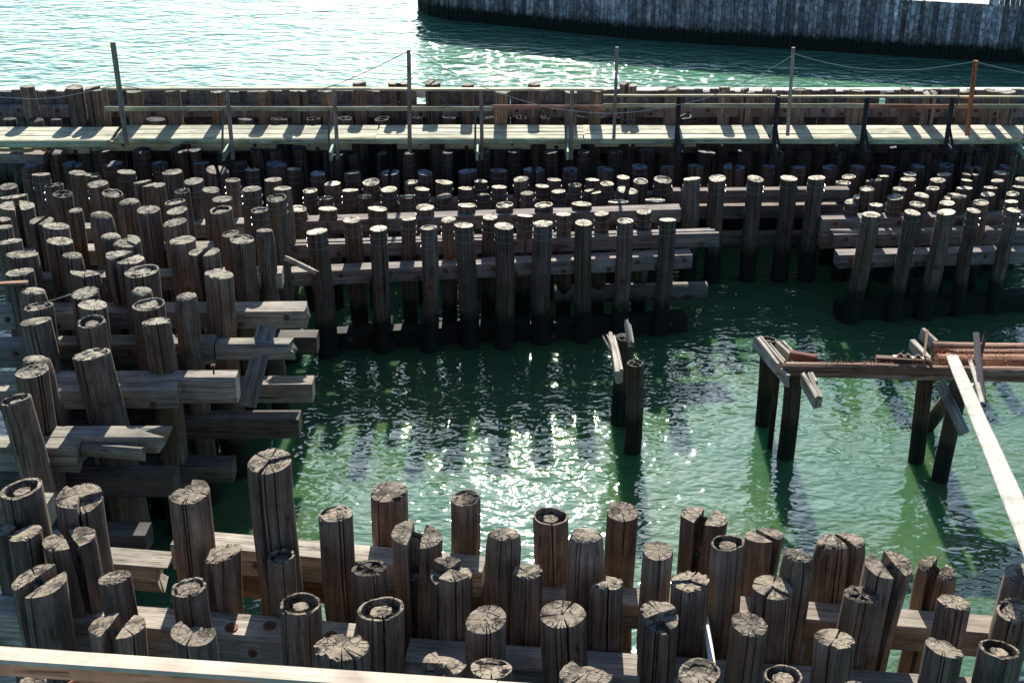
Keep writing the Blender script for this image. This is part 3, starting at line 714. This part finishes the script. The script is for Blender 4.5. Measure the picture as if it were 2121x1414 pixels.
rail_secs = [
    ("left railing with two posts, under the first mast", 210, 768, 183, 227, [470, 690], 'treated', (.85, .80, .68)),
    ("centre railing with a reddish mid rail", 769, 1250, 184, 227, [993, 1180], 'treated', (.85, .78, .66)),
    ("railing with one black post right of the third mast", 1250, 1610, 197, 221, [1400, 1604], 'treated', (.8, .72, .6)),
    ("railing with black posts and diagonal braces, at the right", 1617, 1985, 199, 221, [1788, 1964], 'treated', (.8, .72, .6)),
    ("last railing leaving the view behind the orange mast", 1988, 2160, 200, 222, [2130], 'treated', (.8, .72, .6))]
for i, (lab, xa, xb, yt, ym, posts, mt, colr) in enumerate(rail_secs):
    Yr = 26.36
    a, b = atY(xa, yt, Yr), atY(xb, yt, Yr)
    root = empty("boardwalk_railing", (a.x, Yr, DZ)); tag(root, lab, "railing", "railing sections on the boardwalk")
    L = b.x - a.x; zt = atY((xa + xb) / 2, yt, Yr).z; zm = atY((xa + xb) / 2, ym, Yr).z
    dk = .13 if i < 2 else .09
    o = mesh_obj("top_rail", bar(L, dk, .04, 3 + i), M[mt], root, colr); o.location = (0, -.02, zt - DZ)
    o = mesh_obj("mid_rail", bar(L * (1 if i != 1 else .52), .04, .085, 13 + i), M[mt], root, colr); o.location = (0, .035, zm - DZ + .04)
    if i == 1:
        o = mesh_obj("mid_rail", bar(L * .49, .04, .085, 29), M['redwood'], root, (.62, .7, .8)); o.location = (L * .52, .035, zm - DZ + .07)
    if i == 3:
        o.scale = (.48, 1, 1); o = mesh_obj("mid_rail", bar(L * .51, .04, .085, 31), M['redwood'], root, (.6, .6, .6)); o.location = (L * .49, .035, zm - DZ + .03)
    black = i in (2, 3)
    for px_ in posts:
        X = atY(px_, 240, Yr).x - a.x
        pw = .075 if not black else .09
        Lp = zt - DZ + (.33 if not black else .22)
        o = mesh_obj("post", bar(Lp, pw, .05, int(px_)), M['black' if black else 'beam'], root, (1, 1, 1) if black else (.8, .7, .66))
        o.matrix_local = Matrix(((0, 1, 0, X), (0, 0, -1, .0), (1, 0, 0, -(Lp - (zt - DZ)) - .045), (0, 0, 0, 1)))
        # cantilever bracket and its brace
        o = mesh_obj("bracket", bar(1.25 if not black else 1.15, .045 if not black else .09, .18, int(px_) + 1, seg=2, rag0=.08), M['black' if black else 'treated'], root, (1, 1, 1) if black else (.62, .92, .86))  # teal tint: treated wood's own tone plus shade painted in
        o.location = (X - .02 if not black else X + .12, -.46, -.07); o.rotation_euler = (0, 0, math.pi / 2)
        p0 = Vector((X - .055 if not black else X + .13, -.38, -.10)); p1 = Vector((X - .055 if not black else X + .06, .03, .62 if not black else .40))
        o = mesh_obj("brace", bar((p1 - p0).length, .04, .05 if not black else .075, 5, seg=2), M['black' if black else 'beam'], root, (1, 1, 1) if black else (.42, .45, .48))
        place(o, frame_along(p0, p1))
for lab, x0, y0, x1, y1, w, mt, colr in (("tallest grey mast, leftmost on the boardwalk", 234.5, 87, 263, 300, .098, 'beam', (.9, .95, .9)), ("slim grey mast left of centre carrying both cables", 847, 103, 849, 314, .075, 'beam', (.8, .75, .7)),
    ("ragged grey mast right of centre without a cable", 1278, 97, 1271, 290, .065, 'beam', (.85, .8, .74)), ("thin pale mast second from the right", 1643, 98, 1631, 280, .065, 'beam', (.95, .9, .78)), ("orange wooden mast at the right end of the boardwalk", 2021, 125, 2002, 280, .085, 'redwood', (.95, .72, .5))):
    a = atY(x0, y0, 26.28); b = atY(x1, y1, 26.28); d = a - b; L = d.length
    o = mesh_obj("mast", bar(L, w, .05, int(x0), warp=.006), M[mt], None, colr)
    zx = d.normalized(); yy = Vector((0, -1, 0)); side = Vector((1, 0, 0)); zz = zx.cross(side).normalized(); side = zz.cross(zx)
    m = Matrix((zx, side, zz)).transposed().to_4x4(); m.translation = b - side * w / 2; place(o, m)
    tag(o, lab, "mast", "masts along the boardwalk")
def smooth_path(pts, sub=6):
    out = []; n = len(pts)
    for i in range(n - 1):
        p0, p1, p2, p3 = pts[max(i - 1, 0)], pts[i], pts[i + 1], pts[min(i + 2, n - 1)]
        for s in range(sub):
            t = s / sub
            out.append(tuple(.5 * ((2 * p1[c]) + (-p0[c] + p2[c]) * t + (2 * p0[c] - 5 * p1[c] + 4 * p2[c] - p3[c]) * t * t + (-p0[c] + 3 * p1[c] - 3 * p2[c] + p3[c]) * t ** 3) for c in range(2)))
    out.append(pts[-1]); return out
for lab, pts, mt in (("cable drooping from the tallest mast to the left edge", [(-20, 200), (30, 203), (75, 205), (130, 200), (185, 189), (238, 177)], 'pale_rope'),
    ("cable sagging between the two left masts across the railing", [(248, 177), (300, 186), (350, 198), (430, 209), (490, 212), (545, 208), (610, 197), (680, 181), (765, 146), (846, 106)], 'rope'),
    ("cable from the slim mast down past the bulkhead and up to the thin pale mast", [(850, 106), (920, 141), (995, 178), (1060, 201), (1125, 220), (1190, 230), (1260, 235), (1330, 230), (1400, 218), (1460, 204), (1530, 176), (1590, 146), (1640, 116)], 'pale_rope'),
    ("cable hanging between the two right masts over green water", [(1646, 112), (1700, 127), (1760, 139), (1830, 145), (1900, 144), (1960, 137), (2018, 128)], 'pale_rope'),
    ("cable leaving the orange mast towards the right edge", [(2024, 129), (2070, 140), (2140, 155)], 'pale_rope')):
    P = [atY(x, y, 26.22) for x, y in smooth_path(pts)]
    tag(mesh_obj("cable", tube(P, .0075, 5), M[mt]), lab, "cable", "cables strung between the masts")
P = [atH(x, y, 8.53) for x, y in smooth_path([(1200, 243), (1230, 246), (1262, 242), (1285, 246), (1300, 251), (1318, 249), (1310, 243)])]
tag(mesh_obj("cable_coil", tube(P, .014, 5), M['rope']), "loose black cable lying on the boardwalk planks", "cable")
P = [atH(x, y, 8.53) for x, y in smooth_path([(1405, 243), (1425, 236), (1430, 244), (1412, 247)])]
tag(mesh_obj("cable_loop", tube(P, .014, 5), M['rope']), "small loop of black cable beside the first black post", "cable")

# ------------------------------------------------------------------ far pier
far = empty("far_pier", atH(1500, 93, CAM_Z)); fo = Vector(far.location)
tag(far, "distant pier walled with tall grey-blue planks, weed-dark at the waterline", "pier")
way = [atH(x, y, CAM_Z) for x, y in ((905, -45), (880, -10), (869, 8), (874, 22), (890, 31), (930, 41), (1060, 54), (1160, 65), (1300, 79), (1500, 93), (1700, 105), (1900, 118), (2121, 131), (2420, 149))]
seg_l = [(way[i + 1] - way[i]).length for i in range(len(way) - 1)]; tot = sum(seg_l)
def along(s):
    for i, l in enumerate(seg_l):
        if s <= l or i == len(seg_l) - 1: return way[i].lerp(way[i + 1], s / l), (way[i + 1] - way[i]).normalized()
        s -= l
s = 0; k = 0
far_pts = []
while s < tot - .2:
    w = R.choice((.11, .125, .14, .15)) * R.uniform(.95, 1.05)
    p, d = along(s + w / 2); nrm = Vector((-d.y, d.x, 0))
    px_x = p.x / depth(p) * FPX + CX
    zt = 1.62 + R.uniform(-.012, .012) if px_x < 2030 else 2.3
    if px_x < 1880: zt = 1.70 + R.uniform(-.02, .02)
    v = R.choice((.55, .75, .9, 1.0, 1.3, 1.6)) * R.uniform(.85, 1.1); br = R.uniform(0, .12)
    prof = bar(zt + 1.0, w - .008, .06, k, seg=2, warp=.003, ch=.006)
    o = mesh_obj("plank", prof, M['farwall'], far, (v * (1 + br), v, v * (1 + .05 - br)))
    q0 = p - d * (w / 2) + nrm * R.uniform(-.012, .012) - fo
    o.matrix_local = Matrix(((0, d.x, -nrm.x * -1, q0.x), (0, d.y, -nrm.y * -1, q0.y), (1, 0, 0, -1.0), (0, 0, 0, 1)))
    far_pts.append(p + nrm * .1); s += w; k += 1
back = [Vector((p.x + (6 if i > 3 else 2), p.y + 26, 0)) for i, p in enumerate(way)]
V = [tuple(Vector((p.x, p.y, 1.58)) + Vector((.05, .12, 0)) - fo) for p in way] + [tuple(Vector((p.x, p.y, 1.58)) - fo) for p in back]
n = len(way); mesh_obj("pier_deck", (V, [(i, i + 1, n + i + 1, n + i) for i in range(n - 1)]), M['concrete'], far)
V = [tuple(Vector((p.x, p.y, z)) + Vector((.03, .09, 0)) - fo) for z in (1.56, -1) for p in way]
mesh_obj("backing", (V, [(i, i + 1, n + i + 1, n + i) for i in range(n - 1)]), M['black'], far)

# ------------------------------------------------------------------ ruined pier timbers
def tp(name, label, cat, a, b, d, h, mat='bleached', color=(1, 1, 1), **k):
    return timber(name, label, cat, a, b, d, h, mat, color, k.pop('group', None), **k)
HP = 9.0
def splintered(name, label, parts, color=(1.35, 1.33, 1.28)):
    """A shattered baulk: several long slivers still clinging together, each (x0, y0, H0, x1, y1, H1, width, height)."""
    root = empty(name, atH(parts[0][0], parts[0][1], parts[0][2])); tag(root, label, "timber", "broken white timbers on the ruined pier")
    for i, (x0, y0, h0, x1, y1, h1, d, h) in enumerate(parts):
        a, b = atH(x0, y0, h0) - root.location, atH(x1, y1, h1) - root.location
        f = R.uniform(.85, 1.1)
        o = mesh_obj("sliver", bar((b - a).length, d, h, int(x0 + i), seg=9, rag0=.05, rag1=.10, warp=.014, ch=.008), M['beam'], root, tuple(c * f for c in color))
        place(o, frame_along(a, b))
splintered("broken_timber", "white splintered timber forked at its top on the leftmost ruined piles",
    [(1284, 770, 9.03, 1268, 686, 9.0, .065, .2), (1291, 766, 9.03, 1276, 690, 9.0, .05, .2), (1279, 745, 9.08, 1263, 706, 9.03, .03, .06), (1277, 742, 9.1, 1249, 692, 9.0, .03, .04), (1282, 740, 9.05, 1258, 690, 8.97, .025, .03)])
splintered("broken_timber", "narrow white upright timber with nails behind the leftmost ruined piles", [(1310, 710, 9.05, 1300, 657, 8.85, .055, .14), (1314, 712, 9.05, 1306, 668, 8.95, .025, .1)])
splintered("broken_timber", "long white notched timber on the second pair of ruined piles",
    [(1640, 778, 9.03, 1568, 693, 9.0, .05, .2), (1634, 762, 9.0, 1576, 692, 8.99, .045, .2), (1630, 748, 9.0, 1592, 704, 8.98, .03, .15)])
splintered("broken_timber", "short pale timber behind the rusty log's left end", [(1643, 733, 9.0, 1611, 705, 9.0, .06, .16), (1654, 736, 9.0, 1622, 703, 9.0, .05, .14)])
splintered("broken_timber", "stubby white timber pointing towards the viewer below the rusty log", [(1698, 823, 9.08, 1668, 768, 9.0, .07, .2), (1706, 822, 9.08, 1678, 768, 9.0, .07, .19), (1698, 788, 9.0, 1684, 766, 9.0, .04, .1)])
LG = "rusty brown logs of the ruined pier"
tp("rusty_log", "long front log running from the second pile pair to the right edge", "log", atH(1606, 756, 8.95), atH(2160, 770, 8.95), .17, .2, 'log', round_=.5, rag0=.2, warp=.02, group=LG)
tp("rusty_log", "short log piece lying behind the left end of the front log", "log", atH(1636, 734, 8.93), atH(1712, 745, 8.95), .12, .1, 'log', (.9, .7, .6), rag1=.2, warp=.02, group=LG)
tp("rusty_log", "rearmost log at the right edge, ending by the white posts", "log", atH(1936, 714, 8.95), atH(2160, 716, 8.95), .17, .22, 'log', round_=.5, warp=.02, group=LG)
tp("rusty_log", "second log from the rear at the right edge", "log", atH(1960, 727, 8.95), atH(2160, 729, 8.95), .17, .22, 'log', (1.1, 1.05, 1), round_=.5, rag0=.2, warp=.02, group=LG)
tp("rusty_log", "third log from the rear at the right edge, furry with rust", "log", atH(1945, 741, 8.95), atH(2160, 744, 8.95), .17, .22, 'log', (1.2, 1.0, .9), round_=.5, warp=.02, group=LG)
tp("rusty_log", "dark block under the iron plate on the front log", "log", atH(1816, 742, 8.92), atH(1930, 748, 8.92), .12, .12, 'log', (.5, .45, .45), group=LG)
pl = empty("iron_plate"); pm = frame_along(atH(1850, 738, 8.88), atH(1917, 743, 8.88)); place(pl, pm)
tag(pl, "thin pale iron plate with upright bolts on the front log", "plate")
mesh_obj("plate", bar((atH(1917, 743, 8.88) - atH(1850, 738, 8.88)).length, .06, .012, 2, seg=2, ch=.002), M['zinc'], pl)
for t in (.10, .2, .34): bolt(pl, (t, .03, .0), 1.3, (0, 0, 0))
tp("white_post", "upper white post end slanting behind the rearmost log", "timber", atH(1945, 704, 8.95), atH(1916, 678, 8.9), .07, .18, 'beam', color=(1.35, 1.33, 1.28))
tp("white_post", "lower white post end slanting beside the iron strap", "timber", atH(1935, 742, 8.95), atH(1896, 702, 8.9), .09, .16, 'beam', color=(1.35, 1.33, 1.28), rag0=.1)
tag(mesh_obj("iron_strap", tube([atH(1921, 684, 8.6), atH(1918, 712, 8.6), atH(1914, 738, 8.62), atH(1921, 750, 8.8), atH(1932, 763, 8.85)], .018, 5), M['rust']), "dark bent iron strap crossing the two white post ends", "strap")
tp("crossing_board", "dark violet board crossing steeply over the right logs", "board", atH(2044, 838, 8.7), atH(2030, 688, 8.3), .09, .05, 'black', (2.2, 2.0, 2.2))
tp("crossing_board", "narrow dark brown board behind the steep one", "board", atH(2028, 765, 8.8), atH(2046, 686, 8.4), .05, .05, 'log', (.35, .35, .35))
tp("short_brace", "short brace with a sunlit face under the right logs", "timber", atH(2048, 842, 9.3), atH(2022, 790, 8.95), .08, .14, 'bleached', (.8, .7, .6))
tp("pale_brace", "pale slanting brace under the long white gangplank", "timber", atH(2010, 893, 9.6), atH(1958, 785, 9.05), .08, .16, 'beam', (.9, .95, 1.0))
d0, d1 = atH(1914, 893, 10.75), atH(1982, 800, 9.2)
tag(mesh_obj("leaning_pile", tube([d0, d0.lerp(d1, .5), d1], .105, 12), M['shaft'], None, (.9, .8, .75)), "pile leaning steeply against the rightmost ruined piles", "pile")
g0, g1 = atD(1968, 726, 20.6), atD(2150, 1150, 9.0)
o = mesh_obj("gangplank", bar((g1 - g0).length, .165, .04, 8, seg=16, warp=.003), M['bleached'], None, (.40, .40, .385))
xx = (g1 - g0).normalized(); yy = Vector((1, 0, 0)); yy = (yy - xx * yy.dot(xx)).normalized(); zz = xx.cross(yy)
if zz.z < 0: zz = -zz; yy = zz.cross(xx)
m = Matrix((xx, yy, zz)).transposed().to_4x4(); m.translation = g0 - yy * .08; place(o, m)
tag(o, "long bleached gangplank slanting up from the ruined pier to the right edge", "plank")
h0, h1 = atD(2006, 728, 20.5), atD(2036, 832, 17.4)
o = mesh_obj("split_plank", bar((h1 - h0).length, .06, .04, 9, seg=6), M['bleached'], None, (.40, .40, .385)); m2 = m.copy(); 
xx = (h1 - h0).normalized(); yy = Vector((1, 0, 0)); yy = (yy - xx * yy.dot(xx)).normalized(); zz = xx.cross(yy)
if zz.z < 0: zz = -zz; yy = zz.cross(xx)
m = Matrix((xx, yy, zz)).transposed().to_4x4(); m.translation = h0 - yy * .03; place(o, m)
tag(o, "narrow split strip beside the gangplank's far end", "plank")
P = [atH(x, y, 9.6) for x, y in smooth_path([(2050, 780), (2075, 791), (2100, 798), (2140, 799)])]
tag(mesh_obj("thin_wire", tube(P, .006, 5), M['pale_rope']), "thin wire hanging right of the ruined pier's crossing boards", "wire")
# rust-coloured debris on the logs
V, F = [], []
for k in range(900):
    t = R.random(); x = lerp(1700, 2110, t) if R.random() < .5 else R.gauss(1975, 32); y = lerp(747, 758, R.random()) if x < 1930 else R.uniform(722, 757)
    c = atH(x, y, 8.95 - R.uniform(-.01, .03)); a = R.uniform(0, 6.28); l = R.uniform(.01, .045); up = R.uniform(-.01, .03)
    d = Vector((math.cos(a) * l, math.sin(a) * l, up)); s2 = Vector((-math.sin(a), math.cos(a), 0)) * .003
    b = len(V); V += [tuple(c - s2), tuple(c + s2), tuple(c + d + s2), tuple(c + d - s2), tuple(c + Vector((0, 0, .005)))]; F += [(b, b + 1, b + 2, b + 3), (b + 4, b + 2, b + 1)]
o = mesh_obj("debris", (V, F), M['moss']); o['kind'] = 'stuff'; tag(o, "rust-coloured needles and crumbs scattered over the ruined logs", "debris")

# ------------------------------------------------------------------ small things on the left cluster
dw = mesh_obj("driftwood_chunk", bar(.62, .13, .12, 77, seg=8, rag0=.12, rag1=.15, warp=.05, ch=.04), M['beam'], None, (.95, .85, .8))
place(dw, frame_along(atH(583, 530, 8.0), atH(628, 553, 8.12))); tag(dw, "knotted driftwood chunk resting where the left and middle beams meet", "driftwood")
sp_ = timber("slanted_board", "wide board slanting down between the left cluster's beam ends", "board", atH(533, 672, 8.1), atH(490, 838, 8.9), .26, .06, 'beam', (.6, .62, .66))
timber("thin_board", "thin reddish board lying at the left edge on the piles", "board", atH(-20, 590, 7.45), atH(56, 586, 7.45), .1, .03, 'log', (.9, .8, .8))
timber("loose_slat", "thin slat leaning between the left cluster's third row piles", "board", atH(98, 624, 8.0), atH(150, 608, 7.8), .03, .02, 'bleached', (.8, .8, .75))
ib = empty("iron_bolt", atH(427, 700, 8.15)); tag(ib, "standing rusty bolt on the dark squared beam's end", "bolt")
mesh_obj("shank", cyl(.012, .12, 8), M['rust'], ib); o = mesh_obj("nut", cyl(.028, .03, 6), M['rust'], ib); o.location = (0, 0, .1)
ib = empty("iron_bolt", atH(443, 775, 8.1)); tag(ib, "pair of rusty nuts on a rod above the double beam's rear baulk", "bolt")
mesh_obj("shank", cyl(.012, .14, 8), M['rust'], ib); o = mesh_obj("nut", cyl(.03, .03, 6), M['rust'], ib); o.location = (0, 0, .1)

# ------------------------------------------------------------------ near redwood railing
Hh = 5.9
r0, r1 = atH(-60, 1361.5, Hh), atH(1600, 1478, Hh)
rr_ = empty("redwood_railing"); mm = frame_along(r0, r1); place(rr_, mm); Lr = (r1 - r0).length
tag(rr_, "new redwood railing with bleached cap board at the bottom left corner", "railing")
cut_ = (atH(1024, 1437, Hh) - r0).length
mesh_obj("cap_board", bar(cut_, .14, .035, 51, warp=.002, ch=.004), M['bleached'], rr_, (.92, .78, .66))
o = mesh_obj("cap_board", bar(Lr - cut_ - .006, .14, .035, 52, warp=.002, ch=.004), M['bleached'], rr_, (.92, .78, .66)); o.location = (cut_ + .006, 0, 0)
o = mesh_obj("fascia_board", bar(Lr, .035, .105, 53, warp=.002, ch=.004), M['redwood'], rr_, (1.45, 1.2, 1.1)); o.location = (0, .012, -.037)  # tint raised to stand in for bounce light on this face
for t in (.83, 3.0):
    o = mesh_obj("post", bar(1.0, .085, .085, 54, seg=2), M['redwood'], rr_, (.95, .9, .85)); o.rotation_euler = (0, math.pi / 2, 0); o.location = (t, .05, -.04)
p0, p1 = Vector((.30, .06, -.45)), Vector((.72, .06, -.125))
o = mesh_obj("brace", bar((p1 - p0).length, .035, .09, 55, seg=2), M['redwood'], rr_, (.95, .85, .75)); place(o, frame_along(p0, p1))

# ------------------------------------------------------------------ water and sea bed
def sheet(name, x0, x1, y0, y1, z, mat):
    o = mesh_obj(name, ([(x0, y0, z), (x1, y0, z), (x1, y1, z), (x0, y1, z)], [(0, 1, 2, 3)]), mat); o['kind'] = 'structure'; return o
def box(x0, x1, y0, y1, z0, z1):
    return ([(x0, y0, z0), (x1, y0, z0), (x1, y1, z0), (x0, y1, z0), (x0, y0, z1), (x1, y0, z1), (x1, y1, z1), (x0, y1, z1)],
            [(0, 3, 2, 1), (4, 5, 6, 7), (0, 1, 5, 4), (1, 2, 6, 5), (2, 3, 7, 6), (3, 0, 4, 7)])
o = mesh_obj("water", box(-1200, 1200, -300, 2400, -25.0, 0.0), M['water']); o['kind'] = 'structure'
print("piles", n_piles[0], "objects", len(bpy.data.objects))
